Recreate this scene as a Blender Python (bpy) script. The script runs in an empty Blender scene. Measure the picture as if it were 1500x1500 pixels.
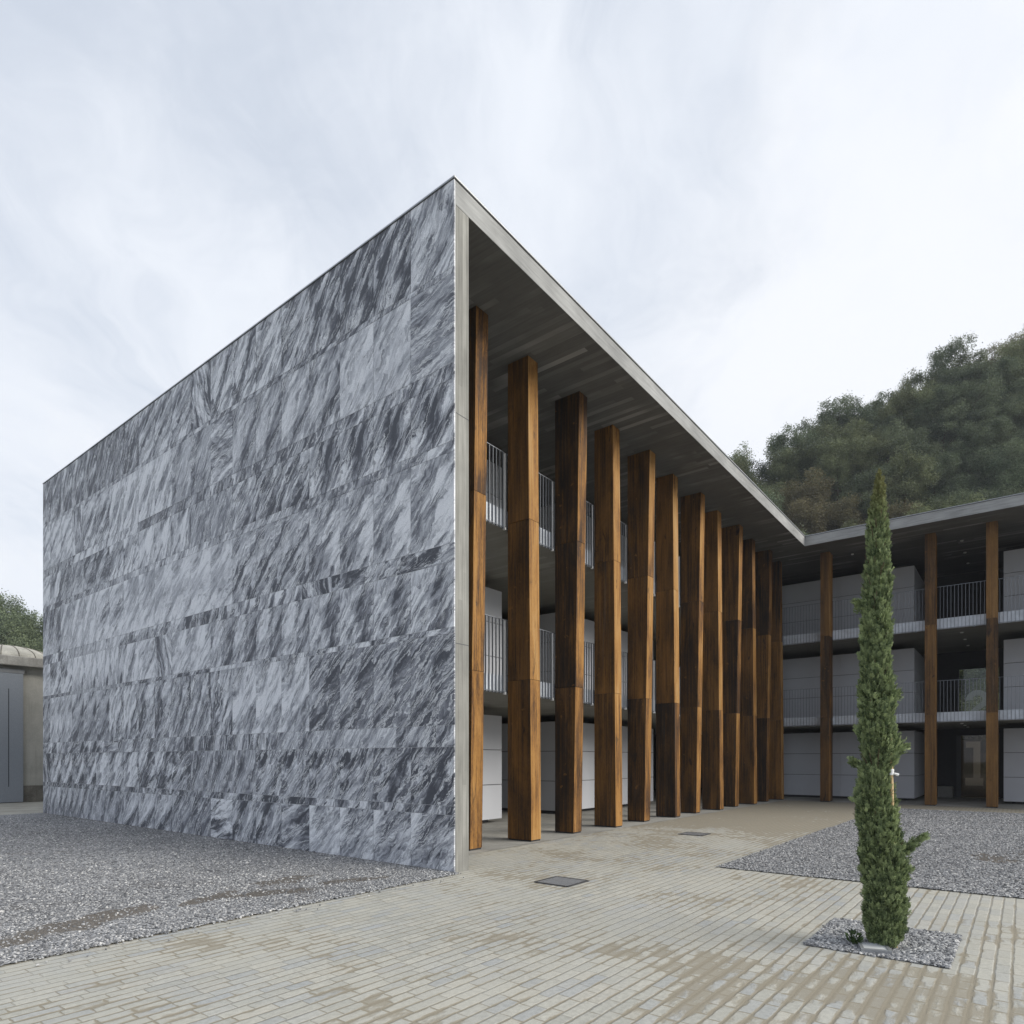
import bpy, bmesh, math, random
import numpy as np
from mathutils import Vector, Matrix
R = math.radians
HAZE = .0005
random.seed(7); rng = np.random.default_rng(11)
scn = bpy.context.scene
col = scn.collection

# ------------------------------------------------------------------ helpers
class MB:
    """collects boxes, prisms, quads; build() links them as one mesh object"""
    def __init__(s): s.v = []; s.f = []; s.m = []
    def poly(s, pts, mi=0):
        b = len(s.v); s.v += [tuple(p) for p in pts]; s.f.append(tuple(range(b, b+len(pts)))); s.m.append(mi)
    def hexa(s, p, mi=0):       # p: 8 points, bottom 4 ccw, top 4 ccw
        b = len(s.v); s.v += [tuple(q) for q in p]
        for f in ((3,2,1,0),(4,5,6,7),(0,1,5,4),(1,2,6,5),(2,3,7,6),(3,0,4,7)):
            s.f.append(tuple(b+i for i in f)); s.m.append(mi)
    def box(s, x0, x1, y0, y1, z0, z1, mi=0):
        s.hexa([(x0,y0,z0),(x1,y0,z0),(x1,y1,z0),(x0,y1,z0),(x0,y0,z1),(x1,y0,z1),(x1,y1,z1),(x0,y1,z1)], mi)
    def prism(s, pts, z0, z1, mi=0):   # ccw outline
        n = len(pts); b = len(s.v)
        s.v += [(x,y,z0) for x,y in pts] + [(x,y,z1) for x,y in pts]
        s.f.append(tuple(b+i for i in range(n-1,-1,-1))); s.m.append(mi)
        s.f.append(tuple(b+n+i for i in range(n))); s.m.append(mi)
        for i in range(n):
            j = (i+1) % n; s.f.append((b+i, b+j, b+n+j, b+n+i)); s.m.append(mi)
    def tube(s, p0, p1, r0, r1, n=8, mi=0, cap=True):
        p0 = Vector(p0); p1 = Vector(p1); d = (p1-p0).normalized()
        a = d.cross(Vector((0,0,1)) if abs(d.z) < .9 else Vector((1,0,0))).normalized(); c = d.cross(a)
        b = len(s.v)
        for p, r in ((p0,r0),(p1,r1)):
            for i in range(n):
                t = 2*math.pi*i/n; s.v.append(tuple(p + (a*math.cos(t)+c*math.sin(t))*r))
        for i in range(n):
            j = (i+1) % n; s.f.append((b+i, b+n+i, b+n+j, b+j)); s.m.append(mi)
        if cap:
            s.f.append(tuple(b+i for i in range(n))); s.m.append(mi)
            s.f.append(tuple(b+2*n-1-i for i in range(n))); s.m.append(mi)
    def build(s, name, mats, parent=None, bevel=0, smooth=False):
        me = bpy.data.meshes.new(name); me.from_pydata(s.v, [], s.f)
        for m in (mats if isinstance(mats, (list,tuple)) else [mats]): me.materials.append(m)
        me.polygons.foreach_set('material_index', s.m)
        if smooth: me.polygons.foreach_set('use_smooth', [True]*len(s.f))
        me.update()
        return link(name, me, parent, bevel)
def link(name, me, parent=None, bevel=0):
    o = bpy.data.objects.new(name, me); col.objects.link(o)
    if parent: o.parent = parent
    if bevel:
        m = o.modifiers.new('bevel', 'BEVEL'); m.width = bevel; m.segments = 2; m.limit_method = 'ANGLE'
    return o
def np_mesh(name, V, F, mats, attrs=None, smooth=False):
    """V (n,3), F (m,k) arrays"""
    me = bpy.data.meshes.new(name)
    V = np.asarray(V, np.float32); F = np.asarray(F, np.int32); k = F.shape[1]
    me.vertices.add(len(V)); me.vertices.foreach_set('co', V.ravel())
    me.loops.add(F.size); me.loops.foreach_set('vertex_index', F.ravel())
    me.polygons.add(len(F)); me.polygons.foreach_set('loop_start', np.arange(0, F.size, k, dtype=np.int32))
    me.polygons.foreach_set('loop_total', np.full(len(F), k, np.int32))
    me.polygons.foreach_set('use_smooth', np.full(len(F), bool(smooth)))
    for m in (mats if isinstance(mats, (list,tuple)) else [mats]): me.materials.append(m)
    me.update(calc_edges=True)
    for nm, arr in (attrs or {}).items():
        a = me.attributes.new(nm, 'FLOAT', 'POINT'); a.data.foreach_set('value', np.asarray(arr, np.float32))
    return me
def empty(name, loc):
    o = bpy.data.objects.new(name, None); o.location = loc; o.empty_display_size = .2; col.objects.link(o); return o
def tag(o, label=None, cat=None, group=None, kind=None):
    for k, v in (('label',label),('category',cat),('group',group),('kind',kind)):
        if v: o[k] = v
    return o

# ------------------------------------------------------------------ node helpers
class NT:
    def __init__(s, name):
        s.mat = bpy.data.materials.new(name); s.mat.use_nodes = True
        s.t = s.mat.node_tree; s.n = s.t.nodes; s.l = s.t.links
        s.bsdf = s.n['Principled BSDF']
    def node(s, typ, **kw):
        n = s.n.new(typ)
        for k, v in kw.items(): setattr(n, k, v)
        return n
    def set(s, sock, v):
        if hasattr(v, 'is_linked') or isinstance(v, bpy.types.NodeSocket): s.l.new(v, sock)
        else: sock.default_value = v
    def coord(s, which='Object'): return s.node('ShaderNodeTexCoord').outputs[which]
    def mapping(s, v, scale=(1,1,1), loc=(0,0,0), rot=(0,0,0)):
        m = s.node('ShaderNodeMapping'); s.l.new(v, m.inputs['Vector'])
        m.inputs['Scale'].default_value = scale; m.inputs['Location'].default_value = loc; m.inputs['Rotation'].default_value = rot
        return m.outputs[0]
    def noise(s, v, scale=1, detail=4, rough=.5, dist=0, out='Fac'):
        n = s.node('ShaderNodeTexNoise'); s.l.new(v, n.inputs['Vector'])
        n.inputs['Scale'].default_value = scale; n.inputs['Detail'].default_value = detail
        n.inputs['Roughness'].default_value = rough; n.inputs['Distortion'].default_value = dist
        return n.outputs[out]
    def voro(s, v, scale, feature='F1', rand=1, out='Distance'):
        n = s.node('ShaderNodeTexVoronoi', feature=feature); s.l.new(v, n.inputs['Vector'])
        n.inputs['Scale'].default_value = scale; n.inputs['Randomness'].default_value = rand
        return n.outputs[out]
    def math(s, op, a, b=None, clamp=False):
        n = s.node('ShaderNodeMath', operation=op, use_clamp=clamp); s.set(n.inputs[0], a)
        if b is not None: s.set(n.inputs[1], b)
        return n.outputs[0]
    def ramp(s, v, stops, interp='LINEAR'):
        n = s.node('ShaderNodeValToRGB'); s.l.new(v, n.inputs[0]); cr = n.color_ramp; cr.interpolation = interp
        while len(cr.elements) < len(stops): cr.elements.new(.5)
        for e, (p, c) in zip(cr.elements, stops):
            e.position = p; e.color = (c,c,c,1) if not isinstance(c, tuple) else (*c,1)
        return n.outputs[0]
    def mapr(s, v, a, b, c=0., d=1.):
        n = s.node('ShaderNodeMapRange'); s.l.new(v, n.inputs[0])
        for i, q in enumerate((a,b,c,d)): n.inputs[i+1].default_value = q
        n.interpolation_type = 'SMOOTHSTEP'
        return n.outputs[0]
    def mix(s, fac, a, b, blend='MIX'):
        n = s.node('ShaderNodeMix', data_type='RGBA', blend_type=blend)
        s.set(n.inputs[0], fac)
        for i, q in ((6,a),(7,b)):
            if isinstance(q, tuple): q = (*q, 1) if len(q) == 3 else q
            s.set(n.inputs[i], q)
        return n.outputs[2]
    def sep(s, v):
        n = s.node('ShaderNodeSeparateXYZ'); s.l.new(v, n.inputs[0]); return n.outputs
    def comb(s, x, y, z):
        n = s.node('ShaderNodeCombineXYZ')
        for i, q in enumerate((x,y,z)): s.set(n.inputs[i], q)
        return n.outputs[0]
    def vmath(s, op, a, b):
        n = s.node('ShaderNodeVectorMath', operation=op); s.set(n.inputs[0], a); s.set(n.inputs[1], b); return n.outputs[0]
    def attr(s, name, out='Fac'):
        n = s.node('ShaderNodeAttribute'); n.attribute_name = name; return n.outputs[out]
    def white(s, v, out='Value'):
        n = s.node('ShaderNodeTexWhiteNoise', noise_dimensions='3D'); s.l.new(v, n.inputs['Vector']); return n.outputs[out]
    def bump(s, h, strength=.3, dist=.01, prev=None):
        n = s.node('ShaderNodeBump'); s.set(n.inputs['Height'], h)
        n.inputs['Strength'].default_value = strength; n.inputs['Distance'].default_value = dist
        if prev: s.l.new(prev, n.inputs['Normal'])
        return n.outputs[0]
    def out(s, color=None, rough=.7, normal=None, spec=.3, metal=0):
        b = s.bsdf
        if color is not None: s.set(b.inputs['Base Color'], (*color,1) if isinstance(color, tuple) else color)
        s.set(b.inputs['Roughness'], rough); b.inputs['Specular IOR Level'].default_value = spec; b.inputs['Metallic'].default_value = metal
        if normal is not None: s.l.new(normal, b.inputs['Normal'])
        return s.mat

# ------------------------------------------------------------------ materials
def mat_marble():
    t = NT('dark_veined_marble')
    uv = t.comb(t.attr('lu'), t.attr('lv'), t.attr('slice'))          # metres inside one slab, depth of the saw cut
    off = t.comb(t.attr('sx'), t.attr('sy'), 0.)
    p0 = t.vmath('ADD', uv, off)
    vr = t.node('ShaderNodeVectorRotate', rotation_type='Z_AXIS'); t.l.new(p0, vr.inputs['Vector']); t.l.new(t.attr('ang'), vr.inputs['Angle'])
    p = vr.outputs[0]                                                  # x runs along the grain
    warp = t.vmath('SUBTRACT', t.noise(t.mapping(p, (.9,1.6,1)), 1.1, 3, .5, 0, 'Color'), (.5,.5,.5))
    w2 = t.node('ShaderNodeVectorMath', operation='SCALE'); t.l.new(warp, w2.inputs[0]); w2.inputs['Scale'].default_value = .42
    jag = t.vmath('SUBTRACT', t.noise(t.mapping(p, (1.6,1.,1), (2,9,4)), 7.5, 5, .68, 0, 'Color'), (.5,.5,.5))
    w3 = t.node('ShaderNodeVectorMath', operation='SCALE'); t.l.new(jag, w3.inputs[0]); w3.inputs['Scale'].default_value = .085
    q = t.vmath('ADD', t.vmath('ADD', p, w2.outputs[0]), w3.outputs[0])
    a = t.noise(t.mapping(q, (.95,3.5,1)), 1.0, 5, .55, .4)           # broad lenses
    b = t.noise(t.mapping(q, (2.6,12,1.), (3,1,0)), 1.0, 6, .62, .5)   # fibres
    c = t.noise(t.mapping(q, (1.6,6.2,1.), (7,4,2)), 1.0, 4, .55, .6)
    d = t.noise(t.mapping(q, (9,24,1), (1,7,2)), 1.0, 3, .6, .4)
    e = t.sep(t.voro(t.mapping(t.vmath('ADD', q, t.comb(0., t.math('MULTIPLY', t.math('SUBTRACT', b, .5), .09), 0.)), (1.7,6.6,1.)), 1.0, out='Color'))[0]
    e2 = t.sep(t.voro(t.mapping(q, (4.2,22,1.), (5,9,1)), 1.0, out='Color'))[1]
    tone = t.math('ADD', t.math('MULTIPLY', a, .46), t.math('MULTIPLY', b, .22))
    tone = t.math('ADD', tone, t.math('MULTIPLY', c, .26))
    tone = t.math('ADD', tone, t.math('MULTIPLY', d, .14))
    tone = t.math('ADD', tone, t.math('MULTIPLY', t.math('SUBTRACT', e, .5), .15))
    tone = t.math('ADD', tone, t.math('MULTIPLY', t.math('SUBTRACT', e2, .5), .08))
    tone = t.math('ADD', t.math('MULTIPLY', t.math('SUBTRACT', tone, .54), t.attr('contrast')), .54)      # some slabs calm, some strongly figured
    tone = t.math('ADD', tone, t.attr('tone'))
    colr = t.ramp(tone, [(.425,(.060,.065,.080)), (.475,(.135,.142,.166)), (.53,(.29,.303,.335)), (.585,(.47,.485,.52)), (.65,(.74,.755,.785))])
    vein = t.math('SUBTRACT', 1., t.math('MULTIPLY', t.math('ABSOLUTE', t.math('SUBTRACT', c, .5)), 18.), clamp=True)
    vein = t.math('MULTIPLY', vein, t.mapr(b, .48, .66))
    colr = t.mix(t.math('MULTIPLY', vein, .7), colr, (.68,.71,.75))
    dl = t.noise(t.mapping(q, (1.5,6.5,1), (11,3,5)), 1.0, 3, .5, .2)
    colr = t.mix(t.math('MULTIPLY', t.mapr(dl, .60, .66), .6), colr, (.072,.077,.097))
    v2 = t.noise(t.mapping(q, (1.1,9.,1), (4,12,8)), 1.0, 7, .66, .8)
    fine = t.math('SUBTRACT', 1., t.math('MULTIPLY', t.math('ABSOLUTE', t.math('SUBTRACT', v2, .52)), 30.), clamp=True)
    colr = t.mix(t.math('MULTIPLY', t.math('MULTIPLY', fine, t.mapr(a, .36, .52)), .85), colr, (.80,.815,.83))
    grain = t.mapr(t.noise(p, 60., 3, .7), .3, .7, .88, 1.12); colr = t.mix(1., colr, t.comb(grain,grain,grain), 'MULTIPLY')
    rg = t.mapr(d, .3, .7, .42, .60)
    return t.out(colr, rg, t.bump(d, .04, .003), .35)
def mat_board_concrete(name, across, along, width, base, var, length=2.6, fine=.5, tint=None, linec=.07):
    """board-marked concrete: across/along are object axes 0,1,2"""
    t = NT(name); o = t.coord(); s = t.sep(o)
    wob = t.math('MULTIPLY', t.math('SUBTRACT', t.noise(o, .6, 2), .5), .02)
    bi = t.math('FLOOR', t.math('DIVIDE', t.math('ADD', s[across], wob), width))
    sh = t.white(t.comb(bi, 3.7, 1.))
    li = t.math('FLOOR', t.math('ADD', t.math('DIVIDE', s[along], length), t.math('MULTIPLY', sh, 5.)))
    rnd = t.white(t.comb(bi, li, 2.))
    rnd = t.math('MULTIPLY', t.math('POWER', rnd, 4.), t.mapr(t.noise(o, .55, 3, .5), .40, .62))
    sc = [1,1,1]; sc[across] = 14; sc[along] = .9
    streak = t.noise(t.mapping(o, tuple(sc)), 1.6, 5, .6)
    blotch = t.noise(o, .9, 5, .6)
    v = t.math('ADD', t.math('MULTIPLY', rnd, var), t.math('MULTIPLY', t.math('SUBTRACT', streak, .5), .55*fine))
    v = t.math('ADD', v, t.math('MULTIPLY', t.math('SUBTRACT', blotch, .5), .5*fine))
    v = t.math('ADD', t.math('MULTIPLY', v, 1.), 1.)
    fr = t.math('FRACT', t.math('DIVIDE', t.math('ADD', s[across], wob), width))
    ln = t.math('MINIMUM', t.mapr(fr, 0., .06), t.mapr(fr, 1., .94))
    v = t.math('MULTIPLY', v, t.math('ADD', 1-linec, t.math('MULTIPLY', ln, linec)))
    pores = t.mapr(t.voro(o, 38, rand=1), .05, .12)
    v = t.math('MULTIPLY', v, t.math('ADD', .9, t.math('MULTIPLY', pores, .1)))
    c = t.mix(1., tuple(base), t.comb(v, v, v), 'MULTIPLY')
    return t.out(c, .85, t.bump(t.math('ADD', ln, t.math('MULTIPLY', streak, .6)), .25, .006), .25)
def mat_plain_concrete(name, base, amt=.35, stain=(.3,.29,.26), streak=0):
    t = NT(name); o = t.coord()
    n = t.noise(o, 1.3, 6, .62); m = t.noise(o, 22, 4, .6)
    f = t.math('ADD', t.math('MULTIPLY', n, .7), t.math('MULTIPLY', m, .3))
    c = t.mix(t.mapr(f, .36, .66), tuple(b*(1-amt) for b in base), tuple(min(1,b*(1+amt*.6)) for b in base))
    if streak:
        sv = t.noise(t.mapping(o, (9,9,.7)), 1.4, 4, .6)
        c = t.mix(t.math('MULTIPLY', t.mapr(sv, .5, .72), streak), c, stain)
    ho = t.mapr(t.voro(o, 55), .03, .10)
    c = t.mix(t.math('MULTIPLY', t.math('SUBTRACT', 1., ho), .35), c, stain)
    return t.out(c, .85, t.bump(f, .2, .004), .25)
def mat_rust(name, stops, blot):
    t = NT(name); o = t.coord()
    inf = t.node('ShaderNodeObjectInfo'); rv = inf.outputs['Random']
    p = t.vmath('ADD', o, t.comb(t.math('MULTIPLY', rv, 37.), t.math('MULTIPLY', rv, 91.), t.math('MULTIPLY', rv, 13.)))
    a = t.noise(t.mapping(p, (26,26,.55)), 1., 6, .62, .2)        # run-off streaks
    b = t.noise(t.mapping(p, (2.2,2.2,.5)), 1., 5, .6, .5)       # patches
    c = t.noise(t.mapping(p, (60,60,14)), 1., 3, .6)
    v = t.math('ADD', t.math('ADD', t.math('MULTIPLY', a, .46), t.math('MULTIPLY', b, .5)), t.math('MULTIPLY', c, .16))
    v = t.math('ADD', v, t.math('MULTIPLY', t.math('SUBTRACT', rv, .5), .16))
    v = t.math('ADD', t.math('MULTIPLY', t.math('SUBTRACT', v, .555), 1.4), .55)
    colr = t.ramp(v, stops)
    spots = t.mapr(t.noise(p, 7., 2, .5), .70, .74)
    colr = t.mix(t.math('MULTIPLY', spots, blot*.5), colr, (.30,.14,.036))
    dk = t.mapr(t.noise(t.mapping(p, (5,5,1.1), (5,2,9)), 1., 5, .65, .8), .60, .70)
    colr = t.mix(t.math('MULTIPLY', dk, blot), colr, (.018,.015,.014))
    grey = t.mapr(t.noise(t.mapping(p, (11,11,.4), (8,3,1)), 1., 4, .6), .58, .72)
    colr = t.mix(t.math('MULTIPLY', grey, .18), colr, (.17,.155,.13))
    return t.out(colr, t.mapr(a, .3, .7, .62, .85), t.bump(c, .08, .002), .25)
def mat_simple(name, c, rough=.6, metal=0, spec=.4, var=.12, scale=6):
    t = NT(name); n = t.noise(t.coord(), scale, 4, .6)
    cc = t.mix(n, tuple(x*(1-var) for x in c), tuple(min(1,x*(1+var)) for x in c))
    return t.out(cc, rough, None, spec, metal)
def gravel_color(t, o):
    r = t.voro(o, 46, out='Color'); g = t.sep(r)
    v = g[0]
    c = t.ramp(v, [(0,(.075,.078,.085)), (.28,(.19,.195,.205)), (.6,(.33,.335,.345)), (.85,(.52,.52,.52)), (1,(.68,.67,.65))])
    return c
def mat_gravel_bed(name, dirt=.5):
    t = NT(name); o = t.coord()
    c = gravel_color(t, o)
    d = t.voro(o, 46)
    gap = t.mapr(d, .35, .75)
    c = t.mix(t.math('MULTIPLY', gap, .55), c, (.10,.098,.095))
    big = t.noise(o, .38, 4, .55, .4)
    soil0 = t.mapr(t.math('ADD', big, t.math('MULTIPLY', t.noise(o, 3.2, 4, .6), .22)), .70, .80)
    soil = t.math('MAXIMUM', t.math('MULTIPLY', soil0, dirt), t.mapr(t.math('ADD', t.attr('soil'), t.math('MULTIPLY', t.math('SUBTRACT', t.noise(o, 18, 3, .6), .5), .7)), .25, .6))
    c = t.mix(t.math('MULTIPLY', soil, .85), c, (.135,.118,.098))
    tone = t.mapr(t.noise(t.mapping(o, (1,1,1), (4,8,0)), .22, 3, .5), .35, .65, .80, 1.12)
    c = t.mix(1., c, t.comb(tone, tone, tone), 'MULTIPLY')
    h = t.math('SUBTRACT', 1., d)
    return t.out(c, .9, t.bump(h, .9, .018), .2)
def mat_stone_chip():
    t = NT('gravel_chip')
    c = t.ramp(t.attr('tint'), [(0,(.085,.088,.092)), (.3,(.19,.193,.20)), (.65,(.31,.314,.32)), (.9,(.45,.45,.445)), (1,(.62,.61,.59))])
    return t.out(c, .85, None, .25)
def mat_paving():
    t = NT('concrete_sett_paving'); o = t.coord(); s = t.sep(o)
    wob = t.vmath('SUBTRACT', t.noise(o, 7, 2, .5, 0, 'Color'), (.5,.5,.5))
    wn = t.node('ShaderNodeVectorMath', operation='SCALE'); t.l.new(wob, wn.inputs[0]); wn.inputs['Scale'].default_value = .016
    p = t.vmath('ADD', o, wn.outputs[0]); q = t.sep(p)
    H = .106
    row = t.math('FLOOR', t.math('DIVIDE', q[1], H))
    sh = t.white(t.comb(row, 9.1, 4.))
    W = t.math('ADD', .19, t.math('MULTIPLY', t.white(t.comb(row, 2.3, 7.)), .13))
    xx = t.math('ADD', t.math('DIVIDE', q[0], W), t.math('MULTIPLY', sh, 3.))
    cell = t.math('FLOOR', xx)
    # two lengths of sett: odd cells take a bite from even cells
    fx = t.math('FRACT', xx); fy = t.math('FRACT', t.math('DIVIDE', q[1], H))
    rc = t.white(t.comb(row, cell, 1.), 'Color'); r = t.sep(rc)
    ex = t.math('MULTIPLY', t.math('MINIMUM', fx, t.math('SUBTRACT', 1., fx)), W)
    ey = t.math('MULTIPLY', t.math('MINIMUM', fy, t.math('SUBTRACT', 1., fy)), H)
    e = t.math('MINIMUM', t.math('MULTIPLY', ex, 2.0), ey)
    jit = t.math('MULTIPLY', t.noise(o, 30, 3, .6), .006)
    e = t.math('SUBTRACT', e, t.math('ADD', jit, t.math('MULTIPLY', t.math('SUBTRACT', t.noise(o, 9, 3, .6), .5), .010)))
    joint = t.math('SUBTRACT', 1., t.mapr(e, .0005, .0065))
    # colours of the setts
    c = t.mix(r[0], (.355,.352,.315), (.425,.415,.365))
    c = t.mix(t.math('MULTIPLY', t.mapr(r[1], .70, .97), .45), c, (.29,.315,.345))
    c = t.mix(t.math('MULTIPLY', t.mapr(r[2], .75, .95), .35), c, (.43,.40,.335))
    f = t.noise(o, 26, 5, .65)
    fv = t.mapr(f, .3, .7, .86, 1.1); c = t.mix(1., c, t.comb(fv, fv, fv), 'MULTIPLY')
    bluish = t.mapr(t.noise(t.mapping(o, (1,1,1), (3,5,0)), .8, 4, .6), .48, .66)
    c = t.mix(t.math('MULTIPLY', bluish, .22), c, (.32,.345,.375))
    dusty = t.mapr(t.noise(t.mapping(o, (1,1,1), (13,5,0)), .45, 5, .6), .45, .62)
    c = t.mix(t.math('MULTIPLY', dusty, .6), c, (.42,.408,.355))
    # sand: fills the joints, spills over setts in patches, covers the court near the far wing
    sn = t.math('ADD', t.math('MULTIPLY', t.noise(o, .62, 4, .6, .3), .62), t.math('MULTIPLY', t.noise(t.mapping(o, (1.,2.2,1)), 3.4, 4, .6), .38))
    far = t.math('MULTIPLY', t.mapr(s[0], 4.0, 12.), t.mapr(s[1], -4.6, -2.2))
    far = t.math('MAXIMUM', far, t.mapr(s[0], 14.5, 17.))
    near = t.math('MULTIPLY', t.mapr(s[1], -3.7, -5.0), t.math('MULTIPLY', t.mapr(s[0], -.5, -1.3), t.mapr(s[0], -4.6, -2.6)))
    sn = t.math('ADD', sn, t.math('MULTIPLY', far, .22))
    sn = t.math('ADD', sn, t.math('MULTIPLY', near, .075))
    sn = t.math('ADD', sn, t.math('MULTIPLY', t.math('SUBTRACT', r[2], .5), .075))
    sn = t.math('SUBTRACT', sn, t.math('MULTIPLY', t.math('SUBTRACT', e, .02), 1.1))
    top = t.mapr(sn, .535, .60)
    jfill = t.mapr(sn, .36, .50)
    sandc = t.mix(t.noise(o, 40, 4, .7), (.215,.19,.143), (.29,.26,.20))
    sandd = t.mix(t.noise(o, 2.2, 3, .6), (.18,.162,.125), (.255,.232,.184))
    wide = t.math('SUBTRACT', 1., t.mapr(t.math('SUBTRACT', e, t.math('MULTIPLY', t.mapr(sn, .48, .62), .015)), .0, .012))
    jc = t.mix(jfill, (.16,.155,.145), sandd)
    hid = t.math('SUBTRACT', 1., t.math('MULTIPLY', t.math('MULTIPLY', dusty, .8), t.math('SUBTRACT', 1., t.mapr(ey, .0, .006))))
    across = t.mapr(t.math('SUBTRACT', t.math('MULTIPLY', ex, 2.0), ey), 0., -.002)      # end joints are packed tighter than bed joints
    hid = t.math('SUBTRACT', 1., t.math('MULTIPLY', dusty, t.math('ADD', .45, t.math('MULTIPLY', across, .4))))
    c = t.mix(t.math('MULTIPLY', t.math('MULTIPLY', joint, hid), t.math('SUBTRACT', .85, t.math('MULTIPLY', across, .35))), c, jc)
    c = t.mix(t.math('MULTIPLY', t.math('MULTIPLY', wide, t.mapr(sn, .44, .56)), .8), c, sandc)
    c = t.mix(t.math('MULTIPLY', top, .72), c, sandc)
    h = t.math('MULTIPLY', t.mapr(e, 0., .012), t.math('SUBTRACT', 1., t.math('MULTIPLY', top, .8)))
    h = t.math('ADD', h, t.math('MULTIPLY', f, .25))
    h = t.math('ADD', h, t.math('MULTIPLY', r[1], .25))
    return t.out(c, .8, t.bump(h, .55, .007), .25)
def mat_panel():
    t = NT('white_stone_panel'); o = t.coord()
    n = t.noise(o, 160, 2, .5); m = t.noise(o, 1.1, 4, .6)
    v = t.math('ADD', t.math('MULTIPLY', n, .10), t.math('MULTIPLY', m, .12)); v = t.math('ADD', v, .88)
    c = t.mix(1., (.58,.595,.63), t.comb(v,v,v), 'MULTIPLY')
    return t.out(c, .6, None, .35)
def mat_leaf(name, dark, light, var=.5, tip=None, transl=.25):
    t = NT(name)
    inf = t.node('ShaderNodeObjectInfo'); rv = inf.outputs['Random']
    a = t.attr('tint')
    c = t.mix(a, dark, light)
    hv = t.node('ShaderNodeHueSaturation'); t.l.new(c, hv.inputs['Color'])
    t.l.new(t.math('ADD', .5 - .03*var, t.math('MULTIPLY', rv, .06*var)), hv.inputs['Hue'])
    t.l.new(t.math('ADD', 1-.45*var, t.math('MULTIPLY', rv, .9*var)), hv.inputs['Value'])
    c = hv.outputs[0]
    if tip:
        z = t.sep(t.coord())[2]
        c = t.mix(t.math('MULTIPLY', t.mapr(z, tip[0], tip[1]), tip[3]), c, tip[2])
    t.out(c, .65, None, .25)
    tr = t.node('ShaderNodeBsdfTranslucent'); t.l.new(c, tr.inputs['Color'])
    mx = t.node('ShaderNodeMixShader'); mx.inputs[0].default_value = transl
    out = t.n['Material Output']; t.l.new(t.bsdf.outputs[0], mx.inputs[1]); t.l.new(tr.outputs[0], mx.inputs[2]); t.l.new(mx.outputs[0], out.inputs[0])
    return t.mat
def mat_glass(name, tint):
    t = NT(name); tr = t.node('ShaderNodeBsdfTransparent'); tr.inputs[0].default_value = (*tint,1)
    gl = t.node('ShaderNodeBsdfGlossy'); gl.inputs['Roughness'].default_value = .03
    fr = t.node('ShaderNodeFresnel'); fr.inputs[0].default_value = 1.45
    mx = t.node('ShaderNodeMixShader'); t.l.new(fr.outputs[0], mx.inputs[0]); t.l.new(tr.outputs[0], mx.inputs[1]); t.l.new(gl.outputs[0], mx.inputs[2])
    t.l.new(mx.outputs[0], t.n['Material Output'].inputs[0]); return t.mat
def mat_frost(name, c):
    t = NT(name); t.out(c, .6)
    tr = t.node('ShaderNodeBsdfTranslucent'); tr.inputs[0].default_value = (*c,1)
    mx = t.node('ShaderNodeMixShader'); mx.inputs[0].default_value = .7
    t.l.new(t.bsdf.outputs[0], mx.inputs[1]); t.l.new(tr.outputs[0], mx.inputs[2]); t.l.new(mx.outputs[0], t.n['Material Output'].inputs[0]); return t.mat

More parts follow.
